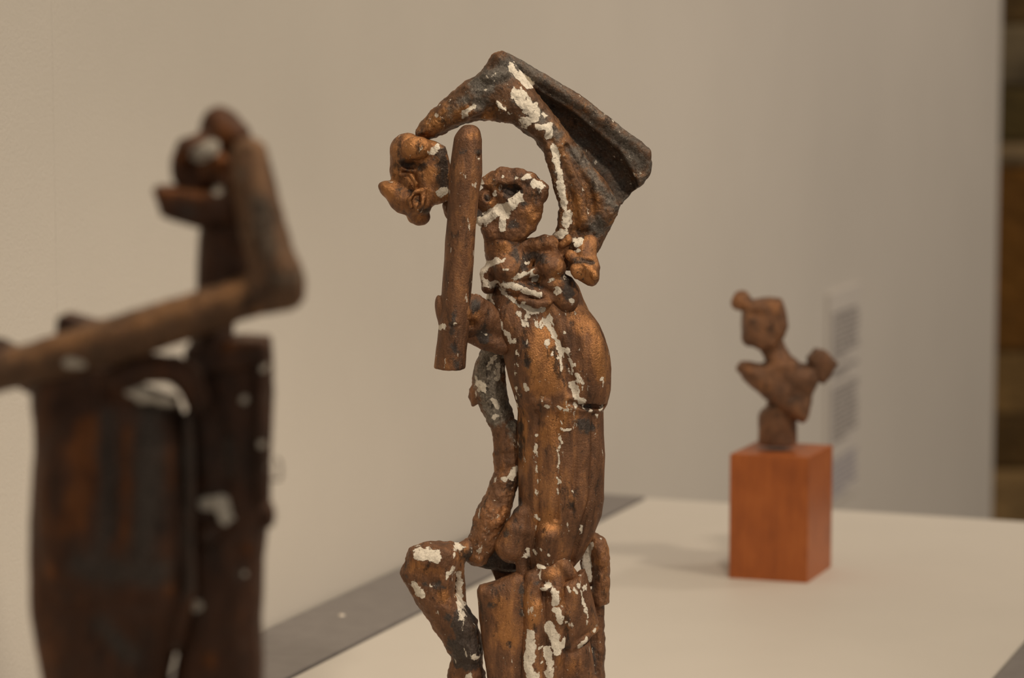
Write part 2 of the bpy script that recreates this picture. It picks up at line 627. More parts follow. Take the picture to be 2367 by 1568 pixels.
for (b0, b1), c in zip(bands, cols):
    z1, z0 = on_plane_y(2330, b0, FY)[2], on_plane_y(2330, b1, FY)[2]
    z0 = max(z0, 0.0)
    m = plain('rough_stone', c, 0.85, grain=0.35, scale=7, bump=0.8, bscale=18, bdist=0.03)
    x = 0.0 - rng.random() * 0.4
    while x < 3.4:
        w = rng.uniform(0.30, 0.75)
        if 0.7 < x < 1.35:
            w = 1.45 + rng.uniform(0, 0.2) - x
        g, pr = 0.004, rng.uniform(0.0, 0.015)
        y0 = FY - pr
        a, b = np.array([x + g, z0 + g]), np.array([x + w - g, z1 - g])
        j = lambda s: rng.uniform(-s, s)
        ch = 0.009
        Vs = [(a[0], FY + 0.06, a[1]), (b[0], FY + 0.06, a[1]), (b[0], FY + 0.06, b[1]), (a[0], FY + 0.06, b[1]),
              (a[0] + j(.004), y0 + ch, a[1] + j(.004)), (b[0] + j(.004), y0 + ch, a[1] + j(.004)), (b[0] + j(.004), y0 + ch, b[1] + j(.004)), (a[0] + j(.004), y0 + ch, b[1] + j(.004)),
              (a[0] + ch, y0 + j(.006), a[1] + ch), (b[0] - ch, y0 + j(.006), a[1] + ch), (b[0] - ch, y0 + j(.006), b[1] - ch), (a[0] + ch, y0 + j(.006), b[1] - ch)]
        Fs = []
        for k in (0, 4):
            for i in range(4):
                n2 = (i + 1) % 4
                Fs.append((k + i, k + n2, k + 4 + n2, k + 4 + i))
        Fs += [(8, 9, 10, 11), (3, 2, 1, 0)]
        mesh_obj('stone', Vs, Fs, m, far)
        x += w

# plinth
pl = empty('display_plinth', (*wl(a_far * 0.4, plinth_w / 2), 0))
tag(pl, 'long white display plinth with grey metal edge strips, against the wall', 'plinth')
p0 = np.array(pl.location[:2])


def loc(pts):
    return [tuple(np.array(p) - p0) for p in pts]


A0 = -2.4
far_n = float((far_r[:2] - O) @ nr_v)
slope = (float((far_r[:2] - O) @ ax_v) - a_far) / (far_n - strip_w)
farA = lambda n: a_far + slope * (n - strip_w)
n0, n1, n2, n3 = 0.002, strip_w, plinth_w, plinth_w + strip_w
V, Fc = prism(loc([wl(A0, n0), wl(A0, n3), wl(farA(n3), n3), wl(farA(n0), n0)]), 0.0, TOP - 0.02)
mesh_obj('plinth_body', V, Fc, M_top, pl)
V, Fc = prism(loc([wl(A0, n1 + 0.0025), wl(A0, n2 - 0.0025), wl(farA(n2), n2 - 0.0025), wl(farA(n1), n1 + 0.0025)]), TOP - 0.0195, TOP, 0.0008)
mesh_obj('plinth_top', V, Fc, M_top, pl)
strips = []
for q0, q1 in ((n0, n1), (n2, n3)):
    V, Fc = prism(loc([wl(A0, q0), wl(A0, q1), wl(farA(q1), q1), wl(farA(q0), q0)]), TOP - 0.0195, TOP + 0.0012, 0.0006)
    strips.append(mesh_obj('edge_strip', V, Fc, M_strip, pl))
sc0 = on_top(790, 1424, TOP + 0.0012)
sa = float((sc0[:2] - O) @ ax_v)
for st, nn in ((strips[0], float((sc0[:2] - O) @ nr_v)), (strips[1], (n2 + n3) / 2)):
    for da in (-0.9, -0.45, 0.0):
        V, Fc = [], []
        K = 16
        for r, z in ((0.0027, 0), (0.0027, 0.0004), (0.0019, 0.0011), (0.0007, 0.0014)):
            V += [(r * math.cos(2 * math.pi * i / K), r * math.sin(2 * math.pi * i / K), z) for i in range(K)]
        for k in range(3):
            for i in range(K):
                Fc.append((k * K + i, k * K + (i + 1) % K, (k + 1) * K + (i + 1) % K, (k + 1) * K + i))
        Fc.append(tuple(3 * K + i for i in range(K)))
        pp = wl(sa + da, nn) - p0
        mesh_obj('screw', V, Fc, M_screw, st, True, (pp[0], pp[1], TOP + 0.0012))

# caption on the wall
card_m = plain('caption_card', (0.66, 0.62, 0.57), 0.7)
ink = plain('caption_ink', (0.20, 0.18, 0.18), 0.6)
ink2 = plain('caption_ink_blue', (0.30, 0.29, 0.35), 0.6)
ca, cb = wall_pt(1912, 690), wall_pt(1985, 690)
zt, zb = wall_pt(1948, 668)[2], wall_pt(1948, 1150)[2]
cw = float(np.linalg.norm((cb - ca)[:2]))
card = empty('wall_caption', (*(ca[:2] + nr_v * 0.0), zb))
tag(card, 'tall pale caption panel of small grey text on the plaster wall', 'caption')


def on_wall_slab(name, a0, a1, z0, z1, t0, t1, m, parent):
    q = [ax_v * a0 + nr_v * t0, ax_v * a1 + nr_v * t0, ax_v * a1 + nr_v * t1, ax_v * a0 + nr_v * t1]
    V, Fc = prism([tuple(p) for p in q][::-1], z0 - zb, z1 - zb)
    return mesh_obj(name, V, Fc, m, parent)


sheet = on_wall_slab('card', 0, cw, zb, zt, -0.001, 0.0025, card_m, card)
hgt = zt - zb
rngt = random.Random(8)
for (y0, y1, mm, dens) in ((0.10, 0.33, ink, 9), (0.36, 0.42, ink, 2), (0.45, 0.72, ink, 11), (0.79, 0.98, ink2, 7)):
    for k in range(dens):
        z1 = zt - hgt * (y0 + (y1 - y0) * k / dens)
        z0 = z1 - hgt * (y1 - y0) / dens * 0.58
        end = cw * (0.93 if k < dens - 1 else 0.6)
        x = cw * 0.12
        while x < end - 0.008:
            wlen = min(rngt.uniform(0.012, 0.045), end - x)
            on_wall_slab('text_line', x, x + wlen, z0, z1, 0.0024, 0.0028, mm, sheet)
            x += wlen + 0.006

# ------------------------------------------------------------------ middle sculpture: welded copper figure with a raised arm
C_MID = copper_mat('weathered_copper', 0.000243, (0.040, 0.019, 0.011), (0.195, 0.090, 0.042), (0.42, 0.195, 0.072))
C_GREY = copper_mat('grey_patina_copper', 0.000243, (0.03, 0.018, 0.011), (0.16, 0.078, 0.036), (0.38, 0.18, 0.065), grey=(0.13, 0.12, 0.105), tone=-0.02, streak=0.9, gs=(-10, 12))
C_ASH = copper_mat('ash_coated_copper', 0.000243, (0.035, 0.018, 0.010), (0.185, 0.088, 0.042), (0.38, 0.17, 0.065), grey=(0.24, 0.22, 0.185), speck=0.64, streak=0.5, gs=(4, 22))
S = Statue(1.5, 1240, 1.508)
fig = empty('copper_figure', tuple(S.base))
tag(fig, 'brown copper figure flecked with white plaster, one arm bent over its head', 'sculpture')
c_, e_, l_, p_ = S.chain, S.ell, S.loft, S.poly

# torso ------------------------------------------------
rows = [(640, 1160, 1322, -50, 55), (662, 1128, 1338, -66, 66), (690, 1124, 1350, -74, 74), (720, 1132, 1364, -78, 78), (760, 1148, 1380, -82, 80),
        (800, 1163, 1395, -86, 82), (850, 1177, 1408, -90, 82), (900, 1193, 1410, -92, 82), (932, 1196, 1403, -90, 80), (948, 1197, 1394, -86, 78),
        (1000, 1196, 1395, -86, 78), (1050, 1197, 1398, -88, 80), (1100, 1196, 1396, -88, 80), (1150, 1196, 1395, -88, 78), (1190, 1196, 1389, -84, 74),
        (1220, 1196, 1377, -80, 70), (1250, 1198, 1365, -74, 62), (1290, 1204, 1342, -66, 54), (1325, 1212, 1316, -52, 40), (1350, 1222, 1300, -40, 30)]
TR = np.array(rows, float)


def front(x, y):
    g = [np.interp(y, TR[:, 0], TR[:, i]) for i in range(1, 5)]
    a, xc = (g[1] - g[0]) / 2, (g[1] + g[0]) / 2
    t = min(abs((x - xc) / a), 0.98)
    return (g[2] + g[3]) / 2 - (g[3] - g[2]) / 2 * (1 - t ** 2.2) ** (1 / 2.2)


def groove(pts, r, dep=0.5):
    out = []
    for a, b in zip(pts[:-1], pts[1:]):
        for i in range(6):
            t = i / 6
            x, y = a[0] + (b[0] - a[0]) * t, a[1] + (b[1] - a[1]) * t
            out.append((x, y, front(x, y) - r * dep, r))
    x, y = pts[-1]
    out.append((x, y, front(x, y) - r * dep, r))
    return c_(out)


ops = [(1, l_(rows, 2.2), 0),
       (1, e_(1232, 838, -38, 60, 125, 62, 8), 22), (1, e_(1352, 835, -40, 56, 118, 56, 6), 22),
       (1, e_(1182, 745, -30, 44, 70, 52, 20), 20),
       (-1, groove([(1245, 690), (1278, 770), (1305, 840), (1322, 905)], 13, 0.35), 10),
       (-1, groove([(1241, 955), (1239, 1060), (1240, 1180), (1232, 1290)], 6), 5),
       (-1, groove([(1291, 960), (1290, 1080), (1286, 1200)], 6), 5),
       (-1, groove([(1331, 985), (1330, 1090), (1322, 1180)], 5), 5),
       (-1, groove([(1374, 960), (1372, 1060), (1366, 1150), (1340, 1240), (1322, 1300)], 7), 5),
       (-1, groove([(1318, 931), (1350, 940), (1392, 938)], 8, 0.25), 4),
       (-1, groove([(1125, 680), (1150, 735), (1182, 792)], 5, 0.4), 5),
       (1, c_([(1262, 930, -84, 10), (1230, 925, -78, 9)]), 8),
       (1, c_([(1204, 1190, -50, 20), (1196, 1225, -48, 32), (1184, 1262, -38, 42)]), 16), (1, c_([(1268, 1240, -74, 26), (1262, 1290, -60, 24)]), 14),
       (1, c_([(1245, 1290, -50, 17), (1240, 1335, -48, 15)]), 10),
       (1, c_([(1205, 1290, -52, 14), (1207, 1335, -52, 15)]), 8)]
SCRAPS = []
rs = random.Random(12)
for (xa, ya, xb, yb, nn, sp) in ((1255, 730, 1345, 890, 26, 14), (1200, 700, 1240, 760, 10, 16), (1241, 960, 1238, 1280, 9, 3), (1291, 960, 1288, 1140, 8, 3), (1190, 800, 1205, 940, 10, 6), (1230, 1290, 1310, 1310, 12, 14),
                                 (1240, 925, 1390, 945, 12, 10), (1210, 900, 1380, 1200, 5, 60)):
    for _ in range(nn):
        t = rs.random()
        x, y = xa + (xb - xa) * t + rs.gauss(0, sp), ya + (yb - ya) * t + rs.gauss(0, sp)
        ln = rs.uniform(2, 16)
        SCRAPS.append(([(x, y), (x + ln * 0.25, y + ln)], rs.uniform(0.4, 3.0)))
build_part(S, 'torso', ops, C_MID, fig, seed=1, streak=0.35, disp=(0.55, 0.30, 0.10),
           plaster=[([(1122, 675), (1136, 698), (1156, 748), (1182, 785)], 6), ([(1187, 785)], 7), ([(1152, 665), (1182, 688), (1202, 705)], 4),
                    ([(1162, 655), (1195, 664), (1245, 676)], 8), ([(1209, 702), (1232, 715), (1252, 712)], 8),
                    ([(1255, 735), (1275, 761), (1288, 791), (1302, 808)], 7), ([(1266, 725), (1280, 750)], 4), ([(1260, 785)], 4), ([(1340, 801)], 4),
                    ([(1292, 811), (1296, 845)], 3.5), ([(1310, 800), (1325, 850)], 2), ([(1332, 858), (1345, 880)], 5), ([(1322, 886), (1333, 911), (1344, 920)], 9),
                    ([(1265, 931)], 7), ([(1252, 918)], 4), ([(1290, 937)], 5), ([(1363, 947)], 6), ([(1392, 867)], 3), ([(1240, 1003)], 3),
                    ([(1241, 1040), (1240, 1085)], 1.5), ([(1291, 1020), (1290, 1110)], 1.5), ([(1219, 1267), (1219, 1279)], 4), ([(1296, 985), (1318, 985)], 4),
                    ([(1200, 720), (1212, 755)], 3), ([(1250, 1261)], 2.5), ([(1305, 1290), (1315, 1298)], 4), ([(1288, 670)], 9), ([(1322, 692)], 7), ([(1268, 1273)], 3),
                    *SCRAPS],
           grey=[([(1345, 975), (1362, 985)], 16), ([(1190, 1165)], 18), ([(1205, 1260)], 3), ([(1320, 1163)], 7), ([(1330, 1130)], 6), ([(1212, 790)], 9), ([(1216, 830)], 12), ([(1350, 938), (1370, 940)], 6), ([(1200, 980), (1202, 1060)], 4), ([(1318, 745)], 5),
                 ([(1170, 1230)], 8)],
           polish=[([(1240, 780), (1262, 880)], 34), ([(1370, 760), (1385, 850)], 22), ([(1300, 960), (1270, 1000)], 26), ([(1210, 950), (1208, 1080)], 10), ([(1345, 740)], 30),
                   ([(1262, 1200)], 30)])

# chest lumps, collar and neck ---------------------------
ops = [(1, c_([(1160, 530, -28, 44), (1166, 575, -30, 46), (1178, 618, -32, 50), (1200, 650, -26, 44)]), 8),
       (1, e_(1170, 622, -72, 29, 27, 26), 8), (1, e_(1273, 615, -62, 36, 30, 34, -10), 8),
       (1, e_(1283, 655, -50, 44, 24, 34), 12), (1, c_([(1235, 585, -20, 26), (1290, 592, -26, 30), (1335, 600, -34, 26)]), 12), (1, c_([(1216, 566, -34, 15), (1262, 562, -40, 20), (1318, 570, -40, 22)]), 10),
       (1, c_([(1148, 608, -46, 14), (1124, 632, -40, 16), (1128, 664, -40, 15)]), 8),
       (1, e_(1225, 675, -64, 66, 15, 18, -14), 10), (1, c_([(1165, 655, -66, 9), (1200, 664, -72, 11), (1250, 680, -76, 10)]), 6),
       (1, c_([(1200, 692, -78, 8), (1240, 704, -84, 9), (1270, 700, -80, 8)]), 6), (1, e_(1310, 685, -62, 30, 36, 24), 14),
       (1, c_([(1200, 640, -64, 9), (1235, 628, -70, 11)]), 8)]
build_part(S, 'neck_and_chest', ops, C_MID, fig, seed=11, disp=(0.5, 0.42, 0.2),
           plaster=[([(1155, 599), (1126, 612), (1112, 635), (1129, 662), (1142, 655)], 8), ([(1162, 655), (1195, 662), (1245, 676)], 8), ([(1189, 642), (1229, 625), (1239, 645)], 6),
                    ([(1209, 702), (1232, 715), (1252, 712)], 6), ([(1288, 670)], 10), ([(1322, 692)], 7), ([(1273, 645)], 5), ([(1169, 620)], 6), ([(1218, 608)], 4),
                    ([(1152, 665), (1182, 688), (1202, 705)], 5)],
           grey=[([(1185, 550), (1195, 600)], 7), ([(1228, 588), (1250, 592)], 12), ([(1310, 640), (1316, 680)], 14), ([(1210, 615), (1220, 590)], 8), ([(1200, 655), (1250, 660)], 4)],
           polish=[([(1160, 570)], 14), ([(1290, 640)], 10)])

# head ---------------------------------------------------
ops = [(1, p_([(1108, 425), (1140, 400), (1185, 392), (1236, 401), (1244, 412), (1264, 427), (1267, 446), (1256, 468), (1250, 502), (1236, 532), (1214, 550), (1180, 562),
               (1122, 556), (1112, 528), (1134, 505), (1150, 470), (1130, 440)], -30, 34, 14, 16, 40), 0),
       (1, e_(1128, 460, -48, 28, 27, 26), 5), (1, e_(1250, 446, -52, 18, 22, 20), 6), (1, e_(1224, 408, -46, 18, 10, 18), 5), (1, e_(1176, 398, -44, 16, 9, 18), 5), (1, e_(1098, 492, -30, 32, 24, 30), 10), (1, e_(1042, 478, -22, 18, 32, 24), 8),
       (1, c_([(1120, 416, -40, 10), (1160, 400, -50, 14), (1205, 405, -62, 15), (1252, 436, -58, 16)]), 8),
       (1, c_([(1160, 400, -52, 12), (1170, 430, -64, 13), (1215, 440, -66, 14), (1250, 440, -60, 15)]), 8),
       (-1, e_(1186, 442, -84, 24, 15, 26, -16), 8), (-1, e_(1158, 434, -76, 10, 9, 14), 6), (1, c_([(1208, 452, -68, 12), (1178, 476, -70, 15), (1146, 496, -62, 14), (1116, 512, -54, 11)]), 8), (1, c_([(1165, 490, -66, 12), (1166, 520, -58, 14)]), 8), (-1, e_(1128, 455, -76, 12, 14, 14), 4), (1, e_(1125, 456, -66, 7, 9, 6), 3),
       (1, e_(1206, 496, -42, 32, 40, 34), 16), (-1, e_(1160, 482, -84, 16, 26, 18, 30), 8),
       (1, c_([(1040, 462, -20, 9), (1018, 452, -16, 6)]), 5)]
build_part(S, 'head', ops, C_MID, fig, h=0.42, seed=21, disp=(0.4, 0.5, 0.22),
           plaster=[([(1108, 512), (1146, 490), (1178, 473), (1200, 455)], 12), ([(1160, 526), (1168, 490)], 9), ([(1180, 462), (1188, 472)], 7), ([(1163, 405)], 5), ([(1211, 411), (1222, 404)], 7),
                    ([(1236, 420), (1250, 428)], 8), ([(1143, 445)], 5), ([(1112, 424)], 6), ([(1193, 408)], 4), ([(1016, 450), (1030, 440)], 9), ([(1140, 415)], 3)],
           grey=[([(1178, 444), (1196, 438)], 11), ([(1112, 496), (1124, 500)], 12), ([(1128, 456)], 6), ([(1187, 515)], 10), ([(1208, 472)], 8), ([(1170, 430)], 6)],  # strokes in the face cavity and ear hole paint their shade
           polish=[([(1235, 500)], 24), ([(1140, 470)], 8)])

# upright rod held in front, elbow lump, forearm --------
ops = [(1, c_([(1081, 328, -118, 31), (1076, 400, -118, 37), (1066, 520, -116, 34), (1054, 690, -112, 34), (1045, 790, -110, 34), (1036, 880, -110, 35)]), 0),
       (1, e_(1086, 306, -118, 21, 16, 22), 10), (-1, p_([(940, 846), (1036, 854), (1130, 850), (1130, 960), (940, 960)], -110, 80, 2), 4),
       (1, e_(1018, 718, -104, 12, 36, 20, 8), 6), (-1, e_(1106, 362, -138, 5, 7, 10), 3), (-1, c_([(1004, 752, -128, 3), (1028, 755, -146, 3), (1060, 752, -142, 3)]), 2),
       (1, e_(1052, 745, -140, 8, 10, 8), 5)]
build_part(S, 'rod', ops, C_MID, fig, seed=31, streak=0.3, disp=(0.5, 0.25, 0.10),
           plaster=[([(1012, 757), (1028, 756)], 4), ([(1052, 745)], 3), ([(1106, 366)], 3)], grey=[([(1112, 380)], 4), ([(1064, 350)], 9), ([(1046, 800), (1060, 840)], 6), ([(1046, 725), (1046, 770)], 4), ([(1108, 352)], 6)],
           polish=[([(1094, 312)], 10), ([(1040, 840)], 14)], pd=-140)
ops = [(1, c_([(1060, 722, -92, 44), (1095, 728, -66, 46), (1130, 748, -40, 44), (1165, 780, -20, 38)]), 0), (1, c_([(1078, 778, -70, 14), (1120, 785, -62, 24), (1160, 800, -50, 20)]), 12),
       (1, e_(1100, 705, -92, 22, 26, 22), 10), (-1, e_(1090, 752, -116, 20, 12, 16), 8)]
build_part(S, 'forearm', ops, C_MID, fig, seed=41, disp=(0.6, 0.45, 0.15), plaster=[([(1112, 764), (1124, 768)], 3)], grey=[([(1100, 698)], 14), ([(1120, 770)], 18)],
           polish=[([(1100, 728)], 16)])

# raised arm ----------------------------------------------
arm_out = [(962, 312), (990, 278), (1030, 238), (1078, 194), (1112, 162), (1145, 124), (1165, 120), (1186, 138), (1214, 178), (1250, 232), (1300, 292), (1345, 348), (1390, 412),
           (1434, 474), (1428, 498), (1406, 540), (1380, 584), (1330, 575), (1286, 556), (1276, 544), (1296, 520), (1292, 480), (1286, 440), (1277, 396), (1258, 352), (1228, 314),
           (1190, 290), (1150, 279), (1105, 278), (1060, 288), (1020, 308), (1006, 318)]
ops = [(1, p_(arm_out, -20, 14, 8, 20, 26), 0),
       (1, c_([(985, 300, -24, 22), (1040, 262, -30, 34), (1095, 226, -34, 42), (1150, 205, -36, 44), (1200, 240, -36, 44), (1262, 300, -36, 32), (1300, 370, -36, 28)]), 14),
       (1, e_(1145, 176, -62, 34, 20, 20, 10), 6), (1, e_(1158, 138, -30, 18, 18, 24), 10),
       (1, c_([(1262, 318, -50, 16), (1290, 400, -52, 17), (1308, 480, -52, 16), (1304, 540, -46, 20)]), 8),
       (1, c_([(1290, 320, -44, 14), (1330, 420, -50, 20), (1352, 510, -50, 22)]), 8),
       (1, c_([(1330, 370, -36, 12), (1385, 440, -40, 22), (1395, 500, -40, 24)]), 10),
       (-1, c_([(1276, 325, -70, 9), (1310, 410, -74, 11), (1330, 505, -72, 10)]), 5), (-1, c_([(1310, 340, -58, 8), (1362, 440, -68, 11), (1374, 525, -66, 10)]), 5),
       (1, e_(1252, 298, -68, 20, 16, 12, -20), 5), (1, c_([(1150, 240, -74, 6), (1165, 256, -78, 5)]), 5), (1, e_(1100, 255, -66, 26, 12, 12, 25), 10),
       (1, e_(1345, 568, -50, 34, 22, 28), 12), (1, e_(1308, 556, -56, 17, 12, 12), 6)]
ARM_PL = [([(1184, 159), (1226, 196)], 9), ([(1193, 218), (1220, 242), (1236, 266)], 16), ([(1215, 280)], 14), ([(1242, 292), (1268, 294), (1268, 312)], 10),
          ([(1279, 337), (1288, 381), (1294, 419), (1305, 478)], 8), ([(1312, 495), (1310, 515)], 11), ([(1302, 535), (1285, 545)], 9), ([(1152, 236), (1163, 251), (1178, 261)], 4),
          ([(1069, 265), (1095, 245)], 7), ([(1335, 559), (1361, 556)], 11), ([(1308, 579), (1328, 589)], 5), ([(1183, 148), (1190, 160)], 6), ([(1205, 205), (1260, 270)], 3)]
build_part(S, 'raised_arm', ops, C_GREY, fig, seed=51, disp=(0.7, 0.6, 0.32), plaster=ARM_PL,
           grey=[([(1110, 200), (1190, 150)], 26), ([(1080, 230), (1040, 262)], 12), ([(1200, 230), (1290, 310)], 14), ([(1330, 350), (1420, 480)], 12), ([(1385, 520)], 24), ([(1290, 400)], 8),
                 ([(1110, 235)], 20)],
           polish=[([(1000, 290), (1060, 260)], 20), ([(1370, 430), (1378, 470)], 14), ([(1420, 500)], 12), ([(1330, 450), (1340, 520)], 10), ([(1130, 265)], 16)])

# folded sheet behind the arm -----------------------------
plate_out = [(1160, 124), (1185, 130), (1260, 178), (1350, 236), (1362, 250), (1420, 292), (1494, 348), (1508, 374), (1504, 400), (1488, 424), (1470, 440), (1436, 472), (1400, 470), (1330, 380),
             (1250, 270), (1190, 180)]
ops = [(1, p_(plate_out, 18, 30, 14), 0), (1, c_([(1172, 136, -8, 13), (1260, 188, -10, 15), (1350, 244, -8, 15), (1490, 354, -2, 16)]), 8),
       (1, c_([(1490, 358, 4, 16), (1490, 400, 10, 14)]), 8),
       (-1, c_([(1208, 208, -2, 16), (1300, 285, 0, 36), (1400, 380, -6, 44), (1436, 432, -2, 38)]), 8)]
build_part(S, 'folded_sheet', ops, C_GREY, fig, seed=61, disp=(0.5, 0.35, 0.2), base=(-30, 4, -30),
           plaster=[([(1186, 160), (1226, 192)], 8)], grey=[([(1200, 170), (1340, 250)], 14), ([(1400, 300), (1490, 370)], 16)], polish=[([(1470, 410)], 16), ([(1350, 240), (1420, 290)], 4)], pd=0)

# raised hand (a lumpy fist) ------------------------------
ops = [(1, e_(944, 356, -36, 42, 48, 42, 15), 0), (1, e_(962, 343, -74, 34, 27, 20, 10), 3), (1, e_(920, 390, -32, 20, 34, 26), 10),
       (1, p_([(985, 322), (1008, 328), (1030, 338), (1046, 400), (1040, 462), (1000, 474), (966, 440), (960, 400)], -36, 20, 8, 10, 20), 10),
       (1, e_(905, 440, -40, 31, 21, 26, -24), 8), (1, e_(930, 462, -40, 36, 30, 30, -35), 10), (1, e_(962, 470, -44, 36, 34, 34), 10), (1, e_(968, 502, -36, 26, 18, 22), 8),
       (1, c_([(926, 404, -62, 5), (948, 406, -74, 6), (962, 424, -74, 6), (960, 436, -66, 5)]), 4), (1, c_([(950, 478, -80, 6), (945, 462, -80, 6), (958, 444, -78, 6), (974, 440, -74, 7)]), 4),
       (1, c_([(980, 442, -72, 7), (976, 470, -78, 8), (966, 488, -74, 7)]), 4), (1, e_(1002, 452, -44, 16, 14, 16), 6), (1, e_(940, 424, -34, 34, 30, 24), 8), (-1, e_(954, 386, -86, 36, 15, 34, -10), 5), (-1, c_([(912, 412, -60, 7), (932, 420, -74, 8), (950, 434, -80, 6)]), 4), (-1, c_([(922, 452, -78, 5), (936, 482, -82, 5), (944, 505, -66, 5)]), 3), (-1, e_(936, 410, -84, 10, 14, 16), 5),
       (-1, e_(926, 428, -76, 18, 9, 22, -16), 6), (-1, e_(964, 464, -92, 9, 16, 18), 5), (-1, e_(992, 478, -84, 8, 18, 16, 20), 5), (1, c_([(1016, 446, -30, 7), (1032, 436, -30, 9)]), 5)]
build_part(S, 'raised_hand', ops, C_MID, fig, h=0.42, seed=71, disp=(0.3, 0.35, 0.12), plaster=[([(998, 353), (1014, 342)], 8), ([(1018, 448), (1030, 438)], 9)],
           grey=[([(925, 432), (950, 442)], 8), ([(966, 462)], 8), ([(1024, 350), (1024, 430)], 14), ([(930, 376), (975, 386)], 11), ([(985, 488)], 10)],  # strokes below the disc and in the carved hollows are painted shade
           polish=[([(962, 343)], 34), ([(900, 435)], 26), ([(955, 410), (960, 430)], 14), ([(950, 470), (975, 450)], 22), ([(970, 500)], 20), ([(992, 400)], 20)], base=(-30, -14, -4))

# other hand at the shoulder ------------------------------
ops = [(1, e_(1352, 624, -78, 34, 27, 28, -36), 0), (1, c_([(1352, 606, -70, 24), (1352, 580, -56, 27), (1360, 564, -46, 24)]), 8), (1, e_(1366, 642, -82, 18, 20, 18), 6), (1, e_(1332, 628, -92, 14, 18, 14, 20), 4), (1, c_([(1368, 600, -70, 12), (1376, 618, -78, 10)]), 5), (1, c_([(1318, 590, -70, 12), (1336, 606, -80, 10)]), 5),
       (1, c_([(1370, 632, -100, 9), (1374, 640, -104, 8)]), 3), (1, c_([(1300, 566, -62, 9), (1314, 556, -64, 9), (1312, 548, -58, 8)]), 6),
       (1, c_([(1330, 590, -62, 8), (1350, 590, -76, 9), (1366, 592, -70, 8)]), 5), (-1, c_([(1336, 604, -104, 5), (1350, 620, -108, 5), (1348, 644, -104, 5)]), 3), (-1, c_([(1330, 598, -96, 5), (1352, 602, -98, 6), (1374, 606, -92, 5)]), 3), (-1, e_(1320, 646, -80, 8, 14, 20), 4)]
build_part(S, 'shoulder_hand', ops, C_MID, fig, h=0.42, seed=81, disp=(0.3, 0.35, 0.12), grey=[([(1346, 612), (1350, 640)], 3), ([(1330, 600), (1370, 604)], 4), ([(1326, 650)], 8)], polish=[([(1352, 622)], 30), ([(1372, 638)], 14), ([(1312, 560)], 10)], base=(-30, -16, -6),  # grey strokes along the carved finger creases are painted shade
           plaster=[([(1335, 575)], 6)])

# lean limb behind the torso ------------------------------
ops = [(1, c_([(1148, 800, 20, 24), (1130, 850, 26, 36), (1131, 890, 28, 40), (1142, 930, 26, 34), (1162, 980, 20, 28), (1172, 1040, 16, 30), (1172, 1095, 12, 31), (1158, 1140, 4, 34),
              (1140, 1190, -6, 40), (1122, 1240, -10, 40), (1105, 1275, -10, 34)]), 0),
       (1, c_([(1185, 985, 6, 14), (1190, 1060, 6, 14), (1188, 1110, -6, 12)]), 8), (1, e_(1100, 905, 24, 12, 36, 20, -12), 8),
       (1, c_([(1110, 1240, -40, 10), (1150, 1205, -46, 12), (1165, 1180, -40, 10)]), 8)]
build_part(S, 'rear_limb', ops, C_ASH, fig, seed=91, disp=(0.8, 0.7, 0.35),
           plaster=[([(1145, 825), (1128, 850)], 5), ([(1112, 890), (1118, 905)], 6), ([(1150, 850), (1150, 880)], 6), ([(1140, 925), (1148, 945)], 6), ([(1099, 880), (1106, 905)], 5),
                    ([(1185, 1106), (1190, 1090)], 9), ([(1163, 1110)], 6), ([(1138, 972), (1160, 962)], 4)],
           grey=[([(1136, 835), (1125, 885), (1142, 930), (1150, 955)], 46), ([(1183, 985), (1186, 1000)], 24), ([(1186, 1030)], 14)], polish=[([(1165, 1090)], 12), ([(1160, 1190)], 16)], base=(-30, -24, -30))

# bent leg -------------------------------------------------
ops = [(1, p_([(932, 1322), (940, 1288), (948, 1268), (978, 1256), (1040, 1253), (1056, 1262), (1062, 1290), (1052, 1325), (1050, 1372), (1078, 1412), (1102, 1442), (1112, 1500), (1104, 1530), (1072, 1524),
               (1052, 1500), (1036, 1466), (1022, 1440), (990, 1402), (968, 1372)], -34, 22, 14, 24, 34), 0),
       (1, e_(992, 1290, -46, 52, 34, 44, 8), 12), (1, c_([(950, 1326, -44, 22), (1000, 1385, -40, 38), (1040, 1440, -36, 40), (1076, 1500, -32, 38)]), 14),
       (1, c_([(1048, 1282, -30, 20), (1085, 1270, -18, 26), (1120, 1262, -8, 34), (1160, 1280, -2, 30), (1185, 1300, -4, 18)]), 14),
       (1, c_([(1060, 1300, -26, 14), (1063, 1340, -10, 10), (1066, 1400, -6, 12), (1090, 1440, -10, 14)]), 8),
       (1, e_(1024, 1456, -40, 7, 10, 10), 4), (1, c_([(1060, 1540, -28, 20), (1052, 1600, -26, 26), (1050, 1700, -26, 30), (1056, 1830, -26, 34)]), 14),
       (1, c_([(1080, 1500, -34, 26), (1092, 1560, -34, 30), (1090, 1700, -30, 34)]), 14), (-1, e_(1138, 1286, -52, 26, 18, 26, -10), 8),
       (1, p_([(1132, 1306), (1196, 1310), (1196, 1336), (1146, 1346)], 12, 12, 5), 5), (1, c_([(1092, 1292, -2, 16), (1130, 1298, -4, 19), (1182, 1304, -6, 20)]), 8)]
